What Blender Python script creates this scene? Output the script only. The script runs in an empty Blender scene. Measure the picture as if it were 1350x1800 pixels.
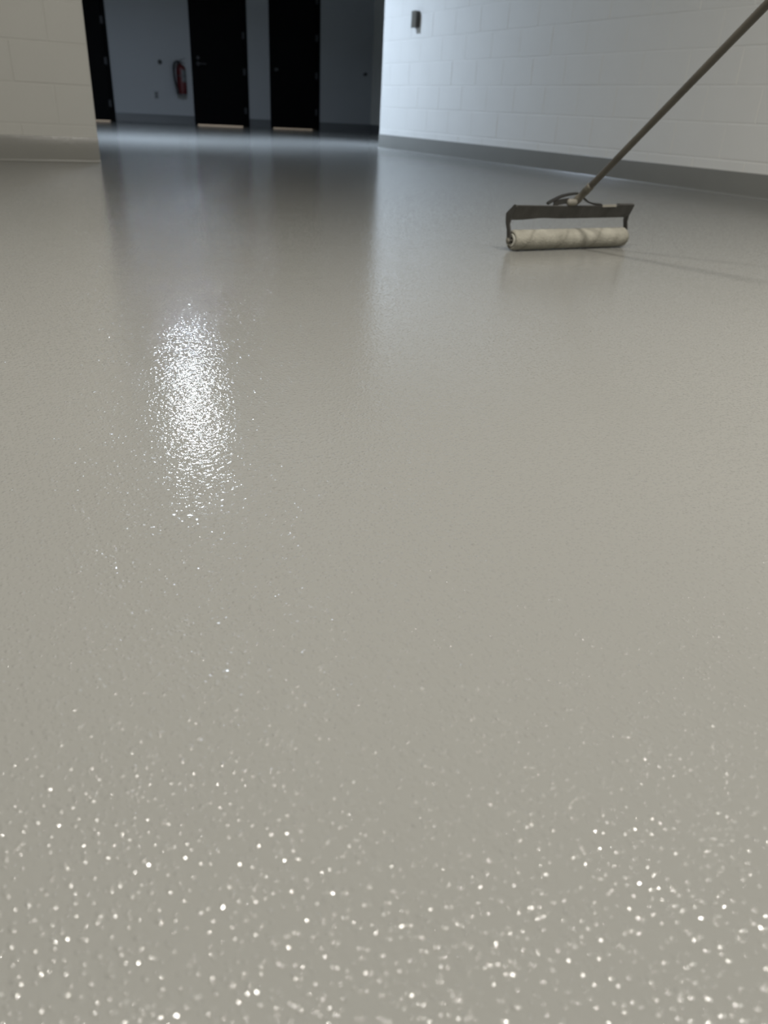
import bpy, bmesh, math, random
from mathutils import Vector, Matrix

random.seed(7)
scene = bpy.context.scene
C = scene.collection
R = math.radians

# ------------------------------------------------------------------ camera
cam_data = bpy.data.cameras.new('camera')
cam = bpy.data.objects.new('camera', cam_data)
C.objects.link(cam)
FOCAL_PX = 1313.25
cam_data.sensor_fit = 'AUTO'
cam_data.sensor_width = 36.0
cam_data.lens = FOCAL_PX / 1800.0 * 36.0
cam_data.clip_start = 0.02
cam_data.clip_end = 100
right = Vector((0.8839874, -0.4648887, 0.04944469))
up = Vector((0.18089223, 0.43764363, 0.88076447))
fwd = Vector((0.4310966, 0.76964053, -0.47096621))
m = Matrix((right, up, -fwd)).transposed().to_4x4()
m.translation = Vector((0, 0, 0.3509))
cam.matrix_world = m
cam_data.dof.use_dof = True
cam_data.dof.focus_distance = 0.92
cam_data.dof.aperture_fstop = 6.8
scene.camera = cam

# ------------------------------------------------------------------ world, light, exposure
world = bpy.data.worlds.new('world')
scene.world = world
world.use_nodes = True
bg = world.node_tree.nodes['Background']
bg.inputs[0].default_value = (0.8, 0.85, 1.0, 1)
bg.inputs[1].default_value = 0.02
scene.view_settings.view_transform = 'Standard'
scene.view_settings.look = 'None'
scene.view_settings.gamma = 1
scene.view_settings.use_curve_mapping = False
scene.view_settings.exposure = 0.0


def area(name, loc, size, power, col, size_y=None, spread=180):
    d = bpy.data.lights.new(name, 'AREA')
    d.energy = power
    d.color = col
    d.spread = R(spread)
    if size_y:
        d.shape = 'RECTANGLE'
        d.size, d.size_y = size, size_y
    else:
        d.shape = 'DISK'
        d.size = size
    o = bpy.data.objects.new(name, d)
    o.location = loc
    C.objects.link(o)
    return o


WARM = (1.0, 0.96, 0.885)
COOL = (0.66, 0.80, 1.0)
area('lobby_lamp', (2.16, 8.85, 3.02), 0.40, 165, COOL, spread=155)
area('lobby_floor_fill_a', (1.6, 8.3, 3.0), 0.3, 40, COOL, spread=78)  # added narrow fill that brightens the lobby floor
area('lobby_floor_fill_b', (4.4, 9.0, 3.0), 0.3, 40, COOL, spread=78)  # second added fill, evens out the same floor band
area('near_lamp_a', (1.35, 0.25, 2.85), 0.20, 74, WARM)
area('near_lamp_b', (-0.10, 1.25, 2.85), 0.22, 56, WARM)
area('rear_fill', (2.5, -0.3, 2.85), 0.9, 40, WARM)  # unseen soft fill, placed to brighten the right wall
area('back_room_lamp_a', (2.2, 15.7, 2.4), 0.6, 46, (1.0, 0.86, 0.74))
area('back_room_lamp_b', (5.2, 15.7, 2.4), 0.6, 46, (1.0, 0.86, 0.74))

# ------------------------------------------------------------------ materials


def mat(name, col, rough=0.5, metal=0.0, spec=0.5, var=0.0, vscale=8.0, bump=0.0, bscale=60.0, coat=0.0):
    mt = bpy.data.materials.new(name)
    mt.use_nodes = True
    nt = mt.node_tree
    b = nt.nodes['Principled BSDF']
    b.inputs['Base Color'].default_value = (*col, 1)
    b.inputs['Roughness'].default_value = rough
    b.inputs['Metallic'].default_value = metal
    b.inputs['Specular IOR Level'].default_value = spec
    b.inputs['Coat Weight'].default_value = coat
    tc = nt.nodes.new('ShaderNodeTexCoord')
    if var:
        n = nt.nodes.new('ShaderNodeTexNoise')
        n.inputs['Scale'].default_value = vscale
        n.inputs['Detail'].default_value = 5
        nt.links.new(tc.outputs['Object'], n.inputs['Vector'])
        mx = nt.nodes.new('ShaderNodeMix')
        mx.data_type = 'RGBA'
        mx.inputs[6].default_value = (*[c * (1 - var) for c in col], 1)
        mx.inputs[7].default_value = (*[min(1, c * (1 + var)) for c in col], 1)
        nt.links.new(n.outputs['Fac'], mx.inputs[0])
        nt.links.new(mx.outputs[2], b.inputs['Base Color'])
    if bump:
        n2 = nt.nodes.new('ShaderNodeTexNoise')
        n2.inputs['Scale'].default_value = bscale
        n2.inputs['Detail'].default_value = 3
        nt.links.new(tc.outputs['Object'], n2.inputs['Vector'])
        bp = nt.nodes.new('ShaderNodeBump')
        bp.inputs['Distance'].default_value = bump
        nt.links.new(n2.outputs['Fac'], bp.inputs['Height'])
        nt.links.new(bp.outputs['Normal'], b.inputs['Normal'])
    return mt


def math_node(nt, op, a, b=None, clamp=False):
    n = nt.nodes.new('ShaderNodeMath')
    n.operation = op
    n.use_clamp = clamp
    for i, v in enumerate((a, b)):
        if v is None:
            continue
        if isinstance(v, (int, float)):
            n.inputs[i].default_value = v
        else:
            nt.links.new(v, n.inputs[i])
    return n.outputs[0]


def floor_material():
    """grey epoxy: glossy, fine orange peel, scattered little grit bumps"""
    mt = bpy.data.materials.new('grey_epoxy')
    mt.use_nodes = True
    nt = mt.node_tree
    b = nt.nodes['Principled BSDF']
    b.inputs['Roughness'].default_value = 0.085
    b.inputs['IOR'].default_value = 1.42
    geo = nt.nodes.new('ShaderNodeNewGeometry')
    pos = geo.outputs['Position']
    # colour with slight large mottling
    n = nt.nodes.new('ShaderNodeTexNoise')
    n.inputs['Scale'].default_value = 1.6
    n.inputs['Detail'].default_value = 3
    nt.links.new(pos, n.inputs['Vector'])
    mx = nt.nodes.new('ShaderNodeMix')
    mx.data_type = 'RGBA'
    mx.inputs[6].default_value = (0.234, 0.233, 0.216, 1)
    mx.inputs[7].default_value = (0.252, 0.250, 0.234, 1)
    nt.links.new(n.outputs['Fac'], mx.inputs[0])
    nt.links.new(mx.outputs[2], b.inputs['Base Color'])
    # orange peel, height in mm
    pe = nt.nodes.new('ShaderNodeTexNoise')
    pe.inputs['Scale'].default_value = 175
    pe.inputs['Detail'].default_value = 1.5
    nt.links.new(pos, pe.inputs['Vector'])
    h = math_node(nt, 'MULTIPLY', pe.outputs['Fac'], 0.50)
    # slow waviness of the rolled coat
    wv = nt.nodes.new('ShaderNodeTexNoise')
    wv.inputs['Scale'].default_value = 9
    wv.inputs['Detail'].default_value = 1
    nt.links.new(pos, wv.inputs['Vector'])
    h = math_node(nt, 'ADD', h, math_node(nt, 'MULTIPLY', wv.outputs['Fac'], 0.5))
    # grit: domes with random presence and size
    for sc, amp, gate in ((230.0, 0.30, 0.60), (140.0, 0.24, 0.32), (108.0, 0.30, 0.55)):
        v = nt.nodes.new('ShaderNodeTexVoronoi')
        v.voronoi_dimensions = '2D'
        v.inputs['Scale'].default_value = sc
        nt.links.new(pos, v.inputs['Vector'])
        sep = nt.nodes.new('ShaderNodeSeparateColor')
        nt.links.new(v.outputs['Color'], sep.inputs[0])
        rad = math_node(nt, 'ADD', math_node(nt, 'MULTIPLY', sep.outputs[1], 0.11), 0.21)
        q = math_node(nt, 'DIVIDE', v.outputs['Distance'], rad)
        dome = math_node(nt, 'SUBTRACT', 1.0, math_node(nt, 'MULTIPLY', q, q), clamp=True)
        on = math_node(nt, 'GREATER_THAN', sep.outputs[0], gate)
        h = math_node(nt, 'ADD', h, math_node(nt, 'MULTIPLY', math_node(nt, 'MULTIPLY', dome, on), amp))
    bp = nt.nodes.new('ShaderNodeBump')
    bp.inputs['Distance'].default_value = 0.001
    bp.inputs['Strength'].default_value = 1.0
    nt.links.new(h, bp.inputs['Height'])
    nt.links.new(bp.outputs['Normal'], b.inputs['Normal'])
    return mt


def nap_material():
    """roller nap wet with paint, a darker seam winding round it"""
    mt = mat('roller_nap', (0.42, 0.40, 0.33), 0.75, bump=0.003, bscale=260)
    nt = mt.node_tree
    b = nt.nodes['Principled BSDF']
    tc = nt.nodes.new('ShaderNodeTexCoord')
    sep = nt.nodes.new('ShaderNodeSeparateXYZ')
    nt.links.new(tc.outputs['Object'], sep.inputs[0])
    ang = math_node(nt, 'ARCTAN2', sep.outputs[2], sep.outputs[1])
    turn = math_node(nt, 'DIVIDE', ang, 2 * math.pi)
    nz = nt.nodes.new('ShaderNodeTexNoise')
    nz.inputs['Scale'].default_value = 30
    nt.links.new(tc.outputs['Object'], nz.inputs['Vector'])
    ph = math_node(nt, 'ADD', math_node(nt, 'DIVIDE', sep.outputs[0], 0.135), turn)
    ph = math_node(nt, 'ADD', ph, math_node(nt, 'MULTIPLY', nz.outputs['Fac'], 0.10))
    fr = math_node(nt, 'FRACT', math_node(nt, 'ADD', ph, 0.30))
    dist = math_node(nt, 'ABSOLUTE', math_node(nt, 'SUBTRACT', fr, 0.5))
    seam = math_node(nt, 'SUBTRACT', 1.0, math_node(nt, 'DIVIDE', dist, 0.075), clamp=True)
    blot = nt.nodes.new('ShaderNodeTexNoise')
    blot.inputs['Scale'].default_value = 22
    blot.inputs['Detail'].default_value = 4
    nt.links.new(tc.outputs['Object'], blot.inputs['Vector'])
    mx = nt.nodes.new('ShaderNodeMix')
    mx.data_type = 'RGBA'
    mx.inputs[6].default_value = (0.15, 0.142, 0.112, 1)
    mx.inputs[7].default_value = (0.42, 0.405, 0.345, 1)
    nt.links.new(blot.outputs['Fac'], mx.inputs[0])
    mx2 = nt.nodes.new('ShaderNodeMix')
    mx2.data_type = 'RGBA'
    nt.links.new(math_node(nt, 'MULTIPLY', seam, 0.35), mx2.inputs[0])
    nt.links.new(mx.outputs[2], mx2.inputs[6])
    mx2.inputs[7].default_value = (0.09, 0.083, 0.06, 1)
    nt.links.new(mx2.outputs[2], b.inputs['Base Color'])
    return mt


M = {
    'floor': floor_material(),
    'wall': mat('painted_block', (0.56, 0.555, 0.52), 0.38, var=0.03, vscale=3, bump=0.0006, bscale=90),
    'right_wall': mat('painted_block_lit', (0.88, 0.87, 0.83), 0.38, var=0.03, vscale=3, bump=0.0006, bscale=90),  # same paint as the left wall, lightened to carry the stronger light here
    'back_wall': mat('dimmed_back_wall', (0.30, 0.31, 0.32), 0.5, var=0.03, vscale=2),  # same paint as the other walls, darkened in place of dim light
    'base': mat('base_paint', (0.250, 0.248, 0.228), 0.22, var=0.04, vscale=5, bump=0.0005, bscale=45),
    'lobby_base': mat('dimmed_lobby_base', (0.105, 0.11, 0.115), 0.3, var=0.04, vscale=5),  # base colour darkened so it carries the lobby's dim light
    'ceiling': mat('ceiling_paint', (0.6, 0.6, 0.58), 0.8),
    'door': mat('black_door_paint', (0.0012, 0.0012, 0.0016), 0.6, spec=0.08),
    'steel': mat('dull_steel', (0.07, 0.07, 0.074), 0.45, metal=0.5),
    'hinge': mat('hinge_metal', (0.04, 0.042, 0.046), 0.5, metal=0.4),
    'dark_steel': mat('painty_dark_steel', (0.058, 0.056, 0.052), 0.5, metal=0.2, var=0.5, vscale=25),
    'black_steel': mat('black_steel', (0.018, 0.017, 0.015), 0.5),
    'splash': mat('dried_paint', (0.20, 0.19, 0.16), 0.6, var=0.25, vscale=60),
    'pole': mat('worn_wood_pole', (0.088, 0.079, 0.064), 0.55, var=0.45, vscale=14),
    'socket': mat('painty_socket', (0.13, 0.12, 0.095), 0.55, var=0.5, vscale=50),
    'nap': nap_material(),
    'cap': mat('white_plastic_cap', (0.55, 0.54, 0.48), 0.45, var=0.1, vscale=40),
    'core': mat('dark_core', (0.05, 0.045, 0.035), 0.7),
    'red': mat('red_enamel', (0.075, 0.003, 0.004), 0.45, coat=0.1),
    'rubber': mat('black_rubber', (0.012, 0.012, 0.013), 0.5),
    'label': mat('pale_label', (0.12, 0.123, 0.127), 0.5, var=0.1, vscale=30),
    'plate': mat('steel_plate', (0.19, 0.20, 0.21), 0.4, metal=0.3),
    'dark_plastic': mat('dark_plastic', (0.03, 0.032, 0.034), 0.5),
    'beige': mat('beige_plastic', (0.17, 0.16, 0.135), 0.5, var=0.08, vscale=40),
    'shaded_box': mat('shaded_box_body', (0.045, 0.042, 0.036), 0.5),  # shade of the box's unlit side, put into the colour
}

# ------------------------------------------------------------------ helpers


def obj(name, bm, material, parent=None, loc=(0, 0, 0), smooth=False, bevel=0.0):
    me = bpy.data.meshes.new(name)
    bmesh.ops.recalc_face_normals(bm, faces=bm.faces)
    if bevel:
        bmesh.ops.bevel(bm, geom=[e for e in bm.edges if len(e.link_faces) == 2 and e.calc_face_angle(0) > 0.6],
                        offset=bevel, segments=2, affect='EDGES', profile=0.5)
    bm.to_mesh(me)
    bm.free()
    me.materials.append(material)
    if smooth:
        for p in me.polygons:
            p.use_smooth = True
    o = bpy.data.objects.new(name, me)
    o.location = loc
    C.objects.link(o)
    if parent is not None:
        o.parent = parent
    return o


def box(bm, x0, x1, y0, y1, z0, z1):
    v = [bm.verts.new(c) for c in ((x0, y0, z0), (x1, y0, z0), (x1, y1, z0), (x0, y1, z0),
                                   (x0, y0, z1), (x1, y0, z1), (x1, y1, z1), (x0, y1, z1))]
    for f in ((0, 3, 2, 1), (4, 5, 6, 7), (0, 1, 5, 4), (1, 2, 6, 5), (2, 3, 7, 6), (3, 0, 4, 7)):
        bm.faces.new([v[i] for i in f])
    return bm


def boxes(*lst):
    bm = bmesh.new()
    for b in lst:
        box(bm, *b)
    return bm


def lathe(bm, prof, axis='Z', seg=24, origin=(0, 0, 0)):
    """profile: (radius, height) list, closed at ends when radius is 0"""
    rings = []
    for r, h in prof:
        ring = []
        n = 1 if r == 0 else seg
        for i in range(n):
            a = 2 * math.pi * i / seg
            c, s = r * math.cos(a), r * math.sin(a)
            if axis == 'Z':
                p = (c, s, h)
            elif axis == 'X':
                p = (h, c, s)
            else:
                p = (s, h, c)
            ring.append(bm.verts.new([p[k] + origin[k] for k in range(3)]))
        rings.append(ring)
    for a, b in zip(rings, rings[1:]):
        if len(a) == 1 and len(b) == 1:
            continue
        for i in range(seg):
            j = (i + 1) % seg
            if len(a) == 1:
                bm.faces.new((a[0], b[i], b[j]))
            elif len(b) == 1:
                bm.faces.new((a[i], b[0], a[j]))
            else:
                bm.faces.new((a[i], b[i], b[j], a[j]))
    return bm


def tube(bm, pts, rad, seg=12):
    pts = [Vector(p) for p in pts]
    rads = rad if isinstance(rad, (list, tuple)) else [rad] * len(pts)
    rings = []
    ref = None
    for i, p in enumerate(pts):
        t = (pts[min(i + 1, len(pts) - 1)] - pts[max(i - 1, 0)]).normalized()
        if ref is None:
            ref = t.orthogonal().normalized()
        ref = (ref - t * ref.dot(t)).normalized()
        bi = t.cross(ref)
        rings.append([bm.verts.new(p + (ref * math.cos(2 * math.pi * k / seg) + bi * math.sin(2 * math.pi * k / seg)) * rads[i]) for k in range(seg)])
    for a, b in zip(rings, rings[1:]):
        for k in range(seg):
            j = (k + 1) % seg
            bm.faces.new((a[k], a[j], b[j], b[k]))
    bm.faces.new(rings[0])
    bm.faces.new(rings[-1])
    return bm


def spline(pts, n=8):
    pts = [Vector(p) for p in pts]
    out = []
    for i in range(len(pts) - 1):
        p0, p1, p2, p3 = pts[max(i - 1, 0)], pts[i], pts[i + 1], pts[min(i + 2, len(pts) - 1)]
        for k in range(n):
            t = k / n
            out.append(0.5 * ((2 * p1) + (p2 - p0) * t + (2 * p0 - 5 * p1 + 4 * p2 - p3) * t * t + (3 * p1 - p0 - 3 * p2 + p3) * t ** 3))
    out.append(pts[-1])
    return out


def ribbon(bm, path, width_vec, thick_vec):
    """a bent flat strap: path points, half width and half thickness vectors (one or per point)"""
    rings = []
    for i, p in enumerate(path):
        w = Vector(width_vec[i] if isinstance(width_vec, list) else width_vec)
        t = Vector(thick_vec[i] if isinstance(thick_vec, list) else thick_vec)
        p = Vector(p)
        rings.append([bm.verts.new(p + a * w + b * t) for a, b in ((-1, -1), (1, -1), (1, 1), (-1, 1))])
    for a, b in zip(rings, rings[1:]):
        for k in range(4):
            j = (k + 1) % 4
            bm.faces.new((a[k], a[j], b[j], b[k]))
    bm.faces.new(rings[0])
    bm.faces.new(rings[-1])
    return bm


def thing(name, label, cat, loc=(0, 0, 0), group=None):
    o = bpy.data.objects.new(name, None)
    o.empty_display_size = 0.1
    o.location = loc
    C.objects.link(o)
    o['label'] = label
    o['category'] = cat
    if group:
        o['group'] = group
    return o


def struct(o, label=None, cat=None):
    o['kind'] = 'structure'
    if label:
        o['label'] = label
    if cat:
        o['category'] = cat
    return o


# ------------------------------------------------------------------ the rooms
WX = 4.3215          # face of the right wall
W_END = 8.305        # where the right wall stops
LY = 5.166           # face of the left wall
LX = 0.81            # where the left wall stops
BY = 14.30           # face of the back wall
BX = 7.24            # face of the far right wall of the lobby
HC = 4.0             # ceiling height
BH = 0.136           # cove base height
COURSE = 0.2032
ZOFF = -0.0077

bm = bmesh.new()
box(bm, -4.2, 7.6, -4.2, 17.4, -0.12, 0.0)
struct(obj('floor', bm, M['floor']), 'glossy pale grey coated floor with fine grit', 'floor')
bm = boxes((-4.2, 7.6, -4.2, 17.4, HC, HC + 0.12))
struct(obj('ceiling', bm, M['ceiling']), 'plain pale ceiling above both rooms', 'ceiling')

JT = 0.0080          # mortar joint
REC = 0.0020         # how far the joints lie behind the block faces


def block_mesh(name, length, along, mt):
    """one block face, proud of the wall core, soft edges; spans 0..length along, 0..height in z"""
    h = COURSE - JT
    d = 0.007
    bm = bmesh.new()
    if along == 'Y':
        box(bm, -d, 0, 0, length, 0, h)
    else:
        box(bm, 0, length, -d, 0, 0, h)
    bmesh.ops.bevel(bm, geom=list(bm.edges), offset=0.0019, segments=1, affect='EDGES')
    me = bpy.data.meshes.new(name)
    bmesh.ops.recalc_face_normals(bm, faces=bm.faces)
    bm.to_mesh(me)
    bm.free()
    me.materials.append(mt)
    return me


# right wall: core and its blocks
core = WX + REC
wall_right = struct(obj('wall_right', boxes((core, core + 0.2, -4.2, W_END, 0, HC)), M['right_wall']),
                    'white painted block wall on the right behind the paint roller', 'wall')
full = block_mesh('block', 2 * COURSE - JT, 'Y', M['right_wall'])
half = block_mesh('half_block', COURSE - JT, 'Y', M['right_wall'])


def add_block(me, parent, loc):
    o = bpy.data.objects.new('block', me)
    o.location = loc
    C.objects.link(o)
    o.parent = parent


for k in range(0, 14):
    z = ZOFF + k * COURSE + JT / 2
    if k == 0:
        z = ZOFF + JT / 2 + 0.0
    y = W_END
    if k % 2 == 1:
        y -= COURSE
        add_block(half, wall_right, (WX + 0.007 + random.uniform(-.0006, .0006), y + JT, z))
    while y > 2.2:
        y -= 2 * COURSE
        add_block(full, wall_right, (WX + 0.007 + random.uniform(-.0006, .0006), y + JT, z))

# left wall (a pier facing the camera)
corey = LY + REC
wall_left = struct(obj('wall_left', boxes((-4.2, LX, corey, corey + 0.2, 0, HC)), M['wall']),
                   'cream lit block wall at the left of the opening', 'wall')
fullx = block_mesh('block', 2 * COURSE - JT, 'X', M['wall'])
halfx = block_mesh('half_block', COURSE - JT, 'X', M['wall'])
for k in range(0, 14):
    z = ZOFF + k * COURSE + JT / 2
    x = LX
    if k % 2 == 1:
        x -= COURSE
        add_block(halfx, wall_left, (x, LY + 0.007 + random.uniform(-.0006, .0006), z))
    while x > -2.6:
        x -= 2 * COURSE
        add_block(fullx, wall_left, (x, LY + 0.007 + random.uniform(-.0006, .0006), z))

# the rest of the shell
struct(obj('wall_rear', boxes((-4.2, core + 0.2, -4.2, -4.0, 0, HC)), M['wall']), 'white wall behind the camera', 'wall')
struct(obj('wall_near_left', boxes((-4.2, -4.0, -4.0, corey + 0.2, 0, HC)), M['wall']), 'white side wall of the near room', 'wall')
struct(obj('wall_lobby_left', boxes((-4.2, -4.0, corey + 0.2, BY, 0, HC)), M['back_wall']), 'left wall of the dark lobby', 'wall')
struct(obj('wall_lobby_right', boxes((BX, BX + 0.2, W_END - 0.2, BY, 0, HC)), M['wall']), 'right side wall of the dark lobby', 'wall')
struct(obj('wall_lobby_near', boxes((core + 0.2, BX, W_END - 0.2, W_END, 0, HC)), M['right_wall']), 'lobby wall behind the end of the right wall', 'wall')

DOORS = [(1.585, 2.565), (3.868, 4.845), (5.237, 6.187)]
DH = 2.20
spans = [(-4.2, DOORS[0][0]), (DOORS[0][1], DOORS[1][0]), (DOORS[1][1], DOORS[2][0]), (DOORS[2][1], BX + 0.2)]
pcs = [(a, b, BY, BY + 0.18, 0, HC) for a, b in spans] + [(a, b, BY, BY + 0.18, DH, HC) for a, b in DOORS]
struct(obj('wall_back', boxes(*pcs), M['back_wall']), 'back wall darkened to grey blue for dim light, with three black doors', 'wall')
struct(obj('wall_store', boxes((-4.2, BX + 0.2, 17.2, 17.4, 0, HC), (-4.2, -4.0, BY + 0.18, 17.2, 0, HC), (BX, BX + 0.2, BY + 0.18, 17.2, 0, HC)), M['wall']),
       'walls of the lit room behind the black doors', 'wall')


# coved bases
def base(name, p0, p1, normal, label, mt='base'):
    """profile swept from p0 to p1; normal points into the room"""
    p0, p1, n = Vector(p0), Vector(p1), Vector(normal)
    prof = [(-0.004, 0.0), (-0.004, BH), (0.0055, BH), (0.0065, BH - 0.002), (0.0065, 0.013)]
    r = 0.012
    for k in range(1, 7):
        a = math.pi / 2 * k / 6
        prof.append((0.0065 + r - r * math.cos(a), 0.013 - r * math.sin(a)))
    prof.append((0.0065 + r + 0.004, 0.0))
    bm = bmesh.new()
    L = (p1 - p0).length
    nseg = max(1, int(L / 0.25))
    rings = []
    for i in range(nseg + 1):
        q = p0.lerp(p1, i / nseg)
        rings.append([bm.verts.new((q.x + n.x * a, q.y + n.y * a, z)) for a, z in prof])
    for a, b in zip(rings, rings[1:]):
        for k in range(len(prof) - 1):
            bm.faces.new((a[k], b[k], b[k + 1], a[k + 1]))
    bm.faces.new(rings[0])
    bm.faces.new(rings[-1])
    o = obj(name, bm, M[mt], smooth=True)
    md = o.modifiers.new('es', 'EDGE_SPLIT')
    md.split_angle = R(40)
    return struct(o, label, 'baseboard')


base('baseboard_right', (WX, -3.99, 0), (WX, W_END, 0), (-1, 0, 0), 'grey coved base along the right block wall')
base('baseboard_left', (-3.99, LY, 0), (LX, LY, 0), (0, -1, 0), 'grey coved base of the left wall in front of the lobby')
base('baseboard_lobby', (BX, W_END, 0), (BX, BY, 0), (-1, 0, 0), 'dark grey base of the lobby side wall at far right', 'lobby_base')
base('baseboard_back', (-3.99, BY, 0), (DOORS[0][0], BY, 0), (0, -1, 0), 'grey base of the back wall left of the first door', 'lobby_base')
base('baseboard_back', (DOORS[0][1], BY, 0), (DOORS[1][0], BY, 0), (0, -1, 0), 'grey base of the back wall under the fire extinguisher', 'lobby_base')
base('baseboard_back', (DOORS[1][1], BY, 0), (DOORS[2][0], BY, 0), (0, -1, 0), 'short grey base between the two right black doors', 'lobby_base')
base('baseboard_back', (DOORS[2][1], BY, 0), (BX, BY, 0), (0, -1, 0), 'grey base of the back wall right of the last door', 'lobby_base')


# ------------------------------------------------------------------ doors
def door(name, x0, x1, hinge_z, label, lever=True, deadbolt=False, gap=0.016):
    root = struct(bpy.data.objects.new(name, None), label, 'door')
    root.location = (x0, BY, 0)
    C.objects.link(root)
    w = x1 - x0
    FW = 0.05
    # frame: two jambs and a head with a stop behind
    obj('jamb', boxes((0, FW, -0.012, 0.19, 0, DH), (FW, FW + 0.012, 0.06, 0.19, 0, DH - FW)), M['door'], root, bevel=0.002)
    obj('jamb', boxes((w - FW, w, -0.012, 0.19, 0, DH), (w - FW - 0.012, w - FW, 0.06, 0.19, 0, DH - FW)), M['door'], root, bevel=0.002)
    obj('head', boxes((FW, w - FW, -0.012, 0.19, DH - FW, DH)), M['door'], root, bevel=0.002)
    leaf = obj('leaf', boxes((FW + 0.003, w - FW - 0.003, 0.010, 0.055, gap, DH - FW - 0.003)), M['door'], root, bevel=0.002)
    for hz in hinge_z:
        bm = bmesh.new()
        lathe(bm, [(0, -0.052), (0.009, -0.05), (0.009, 0.05), (0, 0.052)], seg=10, origin=(w - FW, -0.004, hz))
        box(bm, w - FW - 0.034, w - FW - 0.002, 0.004, 0.010, hz - 0.05, hz + 0.05)
        obj('hinge', bm, M['hinge'], root)
    lx = FW + 0.068
    if lever:
        bm = bmesh.new()
        lathe(bm, [(0, -0.012), (0.030, -0.010), (0.033, 0.009)], axis='Y', seg=18, origin=(lx, 0.002, 0.915))
        tube(bm, spline([(lx, -0.008, 0.915), (lx, -0.045, 0.915), (lx + 0.02, -0.056, 0.916), (lx + 0.115, -0.056, 0.918)], 5), 0.0095, 8)
        obj('lever_handle', bm, M['steel'], root, smooth=True)
    else:
        bm = bmesh.new()
        lathe(bm, [(0.030, 0.009), (0.030, -0.006), (0.012, -0.012), (0.012, -0.03), (0.026, -0.042), (0.026, -0.056), (0, -0.062)], axis='Y', seg=18, origin=(lx, 0.002, 0.918))
        obj('knob', bm, M['steel'], root, smooth=True)
    if deadbolt:
        bm = bmesh.new()
        lathe(bm, [(0.026, 0.009), (0.026, -0.008), (0.016, -0.014), (0, -0.014)], axis='Y', seg=18, origin=(lx, 0.002, 1.0))
        box(bm, lx - 0.004, lx + 0.004, -0.026, -0.01, 0.985, 1.015)
        obj('deadbolt', bm, M['steel'], root, smooth=False)
    return root


door('door_1', *DOORS[0], (0.262, 0.856, 1.404, 1.96), 'black door partly hidden by the cream wall at left')
door('door_2', *DOORS[1], (0.257, 0.845, 1.376, 1.95), 'black door right of the fire extinguisher', deadbolt=True)
door('door_3', *DOORS[2], (0.289, 0.866, 1.440, 1.99), 'rightmost black door in the back wall', lever=False)

# ------------------------------------------------------------------ paint roller
AX0, AX1 = 1.4600, 1.9140          # ends of the nap
AY, AZ, AR = 1.917, 0.0302, 0.0295
XM = 1.688
roller = thing('paint_roller', 'wide paint roller with dark metal frame and long pole standing on the grey floor', 'paint roller', (XM, AY, 0))


def L3(x, y, z):
    return (x - XM, y - AY, z)


# nap cover with uneven wet surface
bm = bmesh.new()
prof = [(0.0185, AX0 + 0.004 - XM), (0.0225, AX0 - XM)]
NS = 70
for i in range(NS + 1):
    t = i / NS
    x = AX0 + (AX1 - AX0) * t
    r = AR
    e = min(t, 1 - t) * (AX1 - AX0)
    if e < 0.006:
        r = AR - 0.004 * (1 - e / 0.006)
    prof.append((r, x - XM))
prof += [(0.0225, AX1 - XM), (0.0185, AX1 - 0.004 - XM)]
lathe(bm, prof, axis='X', seg=48)
for v in bm.verts:
    rr = math.hypot(v.co.y, v.co.z)
    if rr > 0.025:
        a = math.atan2(v.co.z, v.co.y)
        ph = ((v.co.x / 0.135 + a / (2 * math.pi) + 0.30) % 1.0) - 0.5
        k = -0.0007 * max(0, 1 - abs(ph) / 0.06) + 0.0004 * math.sin(v.co.x * 190 + 3 * a) + random.uniform(-.0003, .0003)
        v.co.y *= (rr + k) / rr
        v.co.z *= (rr + k) / rr
nap = obj('roller_cover', bm, M['nap'], roller, loc=(0, 0, AZ), smooth=True)

# end caps: a pale ring round a dark hole, the frame axle sticking out
for s, x in ((-1, AX0), (1, AX1)):
    bm = bmesh.new()
    d = -s
    lathe(bm, [(0.0188, d * 0.020), (0.0188, d * 0.001), (0.0175, -d * 0.001), (0.0115, -d * 0.001), (0.0105, d * 0.002), (0.0105, d * 0.020)], axis='X', seg=28)
    cap = obj('end_cap', bm, M['cap'], roller, loc=L3(x, AY, AZ), smooth=True)
    md = cap.modifiers.new('es', 'EDGE_SPLIT')
    md.split_angle = R(40)
    bm = bmesh.new()
    lathe(bm, [(0, d * 0.018), (0.0105, d * 0.018), (0.0105, d * 0.006), (0, d * 0.006)], axis='X', seg=16)
    obj('core', bm, M['core'], cap)

# frame: bar plate between two bent end plates that run down to the axles
T = 0.0022
YB, ZB = 1.921, 0.0895       # bottom edge of the bar
YT, ZT = 1.901, 0.1310       # top edge of the bar
XL, XR = AX0 - 0.010, AX1 + 0.004
bar_dir = Vector((0, YT - YB, ZT - ZB))
nrm = Vector((0, -(ZT - ZB), (YT - YB))).normalized() * T
bm = bmesh.new()
nx = 40
rings = []
for i in range(nx + 1):
    t = i / nx
    x = XL + (XR - XL) * t
    u = x - XL
    lo = 0.0
    if u < 0.045:
        lo = -0.03
    elif u < 0.115:
        lo = -0.03 + 0.11 * (u - 0.045) / 0.07
    elif u < 0.19:
        lo = 0.08 - 0.06 * (u - 0.115) / 0.075
    else:
        lo = 0.02 + 0.03 * (u - 0.19) / 0.27
    hi = 0.98 - 0.06 * math.sin(math.pi * t) + (0.03 if t > 0.86 else 0)
    a = Vector(L3(x, YB, ZB)) + bar_dir * lo
    b = Vector(L3(x, YB, ZB)) + bar_dir * hi
    bl = 0.0007 * math.sin(i * 1.7)
    off = Vector((0, bl, 0))
    rings.append([bm.verts.new(p) for p in (a - nrm + off, b - nrm + off, b + nrm + off, a + nrm + off)])
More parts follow.
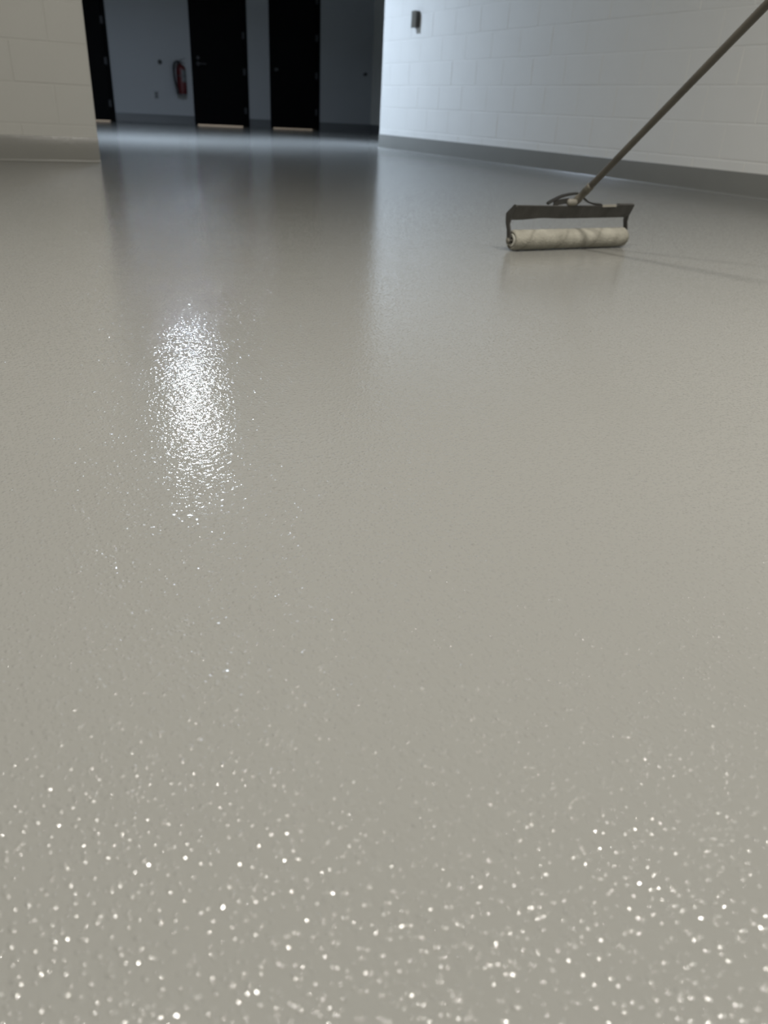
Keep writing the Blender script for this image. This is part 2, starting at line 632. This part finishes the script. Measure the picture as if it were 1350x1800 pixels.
for a, b in zip(rings, rings[1:]):
    for k in range(4):
        j = (k + 1) % 4
        bm.faces.new((a[k], a[j], b[j], b[k]))
bm.faces.new(rings[0])
bm.faces.new(rings[-1])
bar = obj('frame_bar', bm, M['dark_steel'], roller)
# short folded lip on the right of the bar top, and a paint smear on the top edge
bm = bmesh.new()
tp = Vector(L3(0, YT, ZT))
ribbon(bm, [(XR - XM - 0.064, tp.y + 0.004, ZT), (XR - XM, tp.y + 0.004, ZT)], (0, 0.006, 0.001), (0, 0, 0.0015))
obj('top_lip', bm, M['dark_steel'], bar)
bm = bmesh.new()
ribbon(bm, [(0.095, tp.y - 0.0035, ZT - 0.0035), (0.125, tp.y - 0.0035, ZT - 0.003), (0.152, tp.y - 0.003, ZT - 0.003)], (0, 0.0006, 0.003), (0, 0.0014, 0.0004))
obj('paint_smear', bm, M['splash'], bar)

# end plates
for s, x in ((-1, XL), (1, XR)):
    bm = bmesh.new()
    xo = x - XM
    if s < 0:
        path = [(xo + 0.002, YT - AY + 0.001, ZT - 0.001), (xo - 0.001, YB - AY + 0.006, ZB + 0.012), (xo - 0.002, YB - AY + 0.006, ZB - 0.012), (xo - 0.001, 0.003, AZ + 0.030), (xo + 0.001, 0, AZ + 0.006), (xo + 0.001, 0, AZ - 0.010)]
        wid = [(0, 0.006, 0.003), (0, 0.014, 0.003), (0, 0.010, 0.001), (0, 0.0085, 0), (0, 0.0085, 0), (0, 0.0060, 0)]
    else:
        path = [(xo, YT - AY + 0.004, ZT), (xo, YB - AY + 0.003, ZB + 0.010), (xo, YB - AY + 0.004, ZB - 0.010), (xo + 0.001, 0.003, AZ + 0.030), (xo + 0.001, 0, AZ + 0.006), (xo + 0.001, 0, AZ - 0.010)]
        wid = [(0, 0.006, 0.003), (0, 0.010, 0.003), (0, 0.009, 0.001), (0, 0.0085, 0), (0, 0.0085, 0), (0, 0.0060, 0)]
    ribbon(bm, path, wid, (T, 0, 0))
    arm = obj('frame_arm', bm, M['dark_steel'], roller, bevel=0.0007)
    # axle bolt with nut
    bm = bmesh.new()
    lathe(bm, [(0, s * 0.0055), (0.0045, s * 0.005), (0.0045, s * 0.003), (0.0080, s * 0.003), (0.0080, -s * 0.001), (0.0042, -s * 0.001), (0.0042, -s * 0.03), (0, -s * 0.03)], axis='X', seg=6)
    obj('axle_bolt', bm, M['splash'], arm, loc=(xo + s * 0.0022 + (0.001), 0, AZ))

# pole: worn wood, slightly uneven, into a pale threaded socket
P0 = Vector((1.6880, 1.908, 0.1460))
P1 = Vector((1.6900, 1.388, 0.6100))
pdir = (P1 - P0).normalized()
bm = bmesh.new()
pts, rads = [], []
PL = 1.25
for i in range(26):
    t = i / 25
    pts.append(Vector(L3(*(P0 + pdir * (0.028 + t * PL)))))
    rads.append(0.0096 + 0.0009 * t + 0.0002 * math.sin(i * 2.1))
tube(bm, pts, rads, 20)
obj('pole', bm, M['pole'], roller, smooth=True)
bm = bmesh.new()
sp = [P0 + pdir * k for k in (-0.040, -0.030, -0.012, -0.010, 0.006, 0.008, 0.034, 0.036, 0.060, 0.066)]
tube(bm, [Vector(L3(*q)) for q in sp], [0.0090, 0.0115, 0.0115, 0.0125, 0.0125, 0.0108, 0.0108, 0.0120, 0.0120, 0.0100], 18)
obj('pole_socket', bm, M['socket'], roller, smooth=True)
# bow brace: dark bent strap rising from the bar to the socket and down again
bm = bmesh.new()
bow = spline([(dx, yy - AY, zz) for dx, yy, zz in (
    (-0.115, 1.909, 0.1335), (-0.098, 1.911, 0.141), (-0.055, 1.916, 0.1545), (-0.010, 1.918, 0.161), (0.012, 1.916, 0.160),
    (0.026, 1.913, 0.149), (0.046, 1.911, 0.1375), (0.070, 1.909, 0.1325), (0.098, 1.908, 0.1305))], 6)
ribbon(bm, bow, (0, 0.0065, 0.001), (0, -0.0004, 0.0024))
obj('bow_brace', bm, M['black_steel'], roller, bevel=0.0006)
# inner web under the left of the bow, and the cast lug that holds the socket
bm = bmesh.new()
ribbon(bm, [(-0.092, 1.909 - AY, 0.134), (-0.060, 1.907 - AY, 0.1395), (-0.036, 1.906 - AY, 0.142)], (0, 0.001, 0.0075), (0, 0.0015, 0))
obj('brace_web', bm, M['black_steel'], roller)
bm = bmesh.new()
lathe(bm, [(0, -0.018), (0.0075, -0.016), (0.009, -0.010), (0.009, 0.010), (0.0075, 0.016), (0, 0.018)], axis='X', seg=18)
for v in bm.verts:
    v.co.z *= 1.1
obj('socket_lug', bm, M['splash'], roller, loc=(-0.026, 1.903 - AY, 0.1375), smooth=True)

# ------------------------------------------------------------------ fire extinguisher on the back wall
EX, EZ = 3.662, 0.455
ext = thing('fire_extinguisher', 'red fire extinguisher with pale label hung on the dark back wall', 'fire extinguisher', (EX, BY - 0.098, EZ))
r = 0.078
bm = bmesh.new()
lathe(bm, [(0, 0.012), (0.060, 0.008), (0.070, 0.0), (0.074, 0.004), (r, 0.02), (r, 0.34), (0.074, 0.37), (0.060, 0.398), (0.036, 0.415), (0.022, 0.42), (0.022, 0.44), (0, 0.44)], seg=32)
obj('body', bm, M['red'], ext, smooth=True)
bm = bmesh.new()      # label sheet wrapped round the front
lab = []
for i in range(13):
    a = R(-98 + 78 * i / 12)
    lab.append([bm.verts.new(((r + 0.001) * math.cos(a), (r + 0.001) * math.sin(a), z)) for z in (0.175, 0.352)])
for a, b in zip(lab, lab[1:]):
    bm.faces.new((a[0], b[0], b[1], a[1]))
obj('label_sheet', bm, M['label'], ext, smooth=True)
bm = boxes((-0.022, 0.022, -0.022, 0.022, 0.435, 0.475))
obj('valve', bm, M['dark_plastic'], ext, bevel=0.004)
bm = bmesh.new()
ribbon(bm, [(-0.02, 0, 0.462), (0.03, 0, 0.448), (0.075, 0, 0.440)], (0, 0.011, 0), (0, 0, 0.004))
obj('carry_handle', bm, M['dark_plastic'], ext)
bm = bmesh.new()
ribbon(bm, [(-0.018, 0, 0.478), (0.025, 0, 0.500), (0.085, 0, 0.522)], (0, 0.012, 0), (0, 0, 0.003))
obj('squeeze_lever', bm, M['dark_plastic'], ext)
bm = bmesh.new()
lathe(bm, [(0, -0.012), (0.017, -0.010), (0.017, 0.006)], axis='Y', seg=16, origin=(0.0, -0.026, 0.455))
obj('pressure_gauge', bm, M['label'], ext)
bm = bmesh.new()
tube(bm, spline([(-0.02, 0, 0.455), (-0.06, -0.01, 0.462), (-0.105, -0.01, 0.43), (-0.122, -0.01, 0.34), (-0.115, -0.012, 0.22), (-0.098, -0.02, 0.13), (-0.088, -0.025, 0.10)], 7), 0.017, 10)
hose = obj('hose', bm, M['rubber'], ext, smooth=True)
bm = bmesh.new()
tube(bm, [(-0.090, -0.024, 0.105), (-0.080, -0.027, 0.05), (-0.073, -0.029, 0.0)], [0.015, 0.017, 0.022], 12)
obj('nozzle', bm, M['rubber'], hose)
bm = bmesh.new()      # dark band that clips the hose to the cylinder
ring = []
for i in range(25):
    a = R(-200 + 320 * i / 24)
    ring.append([bm.verts.new(((r + 0.002) * math.cos(a), (r + 0.002) * math.sin(a), z)) for z in (0.255, 0.268)])
for a, b in zip(ring, ring[1:]):
    bm.faces.new((a[0], b[0], b[1], a[1]))
obj('clip_band', bm, M['steel'], ext, smooth=True)
bm = boxes((-0.03, 0.03, 0.078, 0.098, 0.10, 0.47), (-0.02, 0.02, 0.02, 0.098, 0.424, 0.434))
obj('wall_bracket', bm, M['dark_plastic'], ext)

# ------------------------------------------------------------------ small things on the walls
t = thing('power_outlet', 'small grey outlet plate low on the dark wall left of the fire extinguisher', 'outlet', (3.252, BY, 0.42))
obj('cover_plate', boxes((-0.036, 0.036, -0.006, 0, -0.058, 0.058)), M['plate'], t, bevel=0.002)
for z in (-0.021, 0.021):
    obj('socket', boxes((-0.017, 0.017, -0.0085, -0.005, z - 0.014, z + 0.014)), M['dark_plastic'], t, bevel=0.002)

t = thing('push_button', 'small dark button on the dark wall above the outlet plate', 'button', (3.351, BY, 0.897))
bm = bmesh.new()
lathe(bm, [(0.034, 0), (0.034, -0.010), (0.030, -0.014), (0.0, -0.014)], axis='Y', seg=20)
obj('button_ring', bm, M['dark_plastic'], t)
bm = bmesh.new()
lathe(bm, [(0.018, -0.012), (0.018, -0.022), (0.014, -0.026), (0.0, -0.027)], axis='Y', seg=20)
obj('button_cap', bm, M['rubber'], t)

t = thing('wall_fitting', 'tiny dark round fitting on the dark wall beside the far right corner', 'fitting', (7.09, BY, 0.955))
bm = bmesh.new()
lathe(bm, [(0.028, 0), (0.028, -0.008), (0.014, -0.014), (0.014, -0.030), (0.024, -0.040), (0.022, -0.052), (0.0, -0.056)], axis='Y', seg=20)
obj('knob', bm, M['rubber'], t, smooth=True)

t = thing('wall_box', 'small beige box with shade painted on its side mounted on the white block wall', 'box', (WX, 7.590, 1.168))
obj('back_box', boxes((-0.046, 0, -0.042, 0.040, -0.068, 0.068)), M['shaded_box'], t, bevel=0.003)
obj('cover_plate', boxes((-0.051, -0.046, -0.044, 0.042, -0.071, 0.071)), M['beige'], t, bevel=0.002)
obj('cover_ridge', boxes((-0.055, -0.051, -0.018, 0.018, -0.055, 0.055)), M['beige'], t, bevel=0.002)
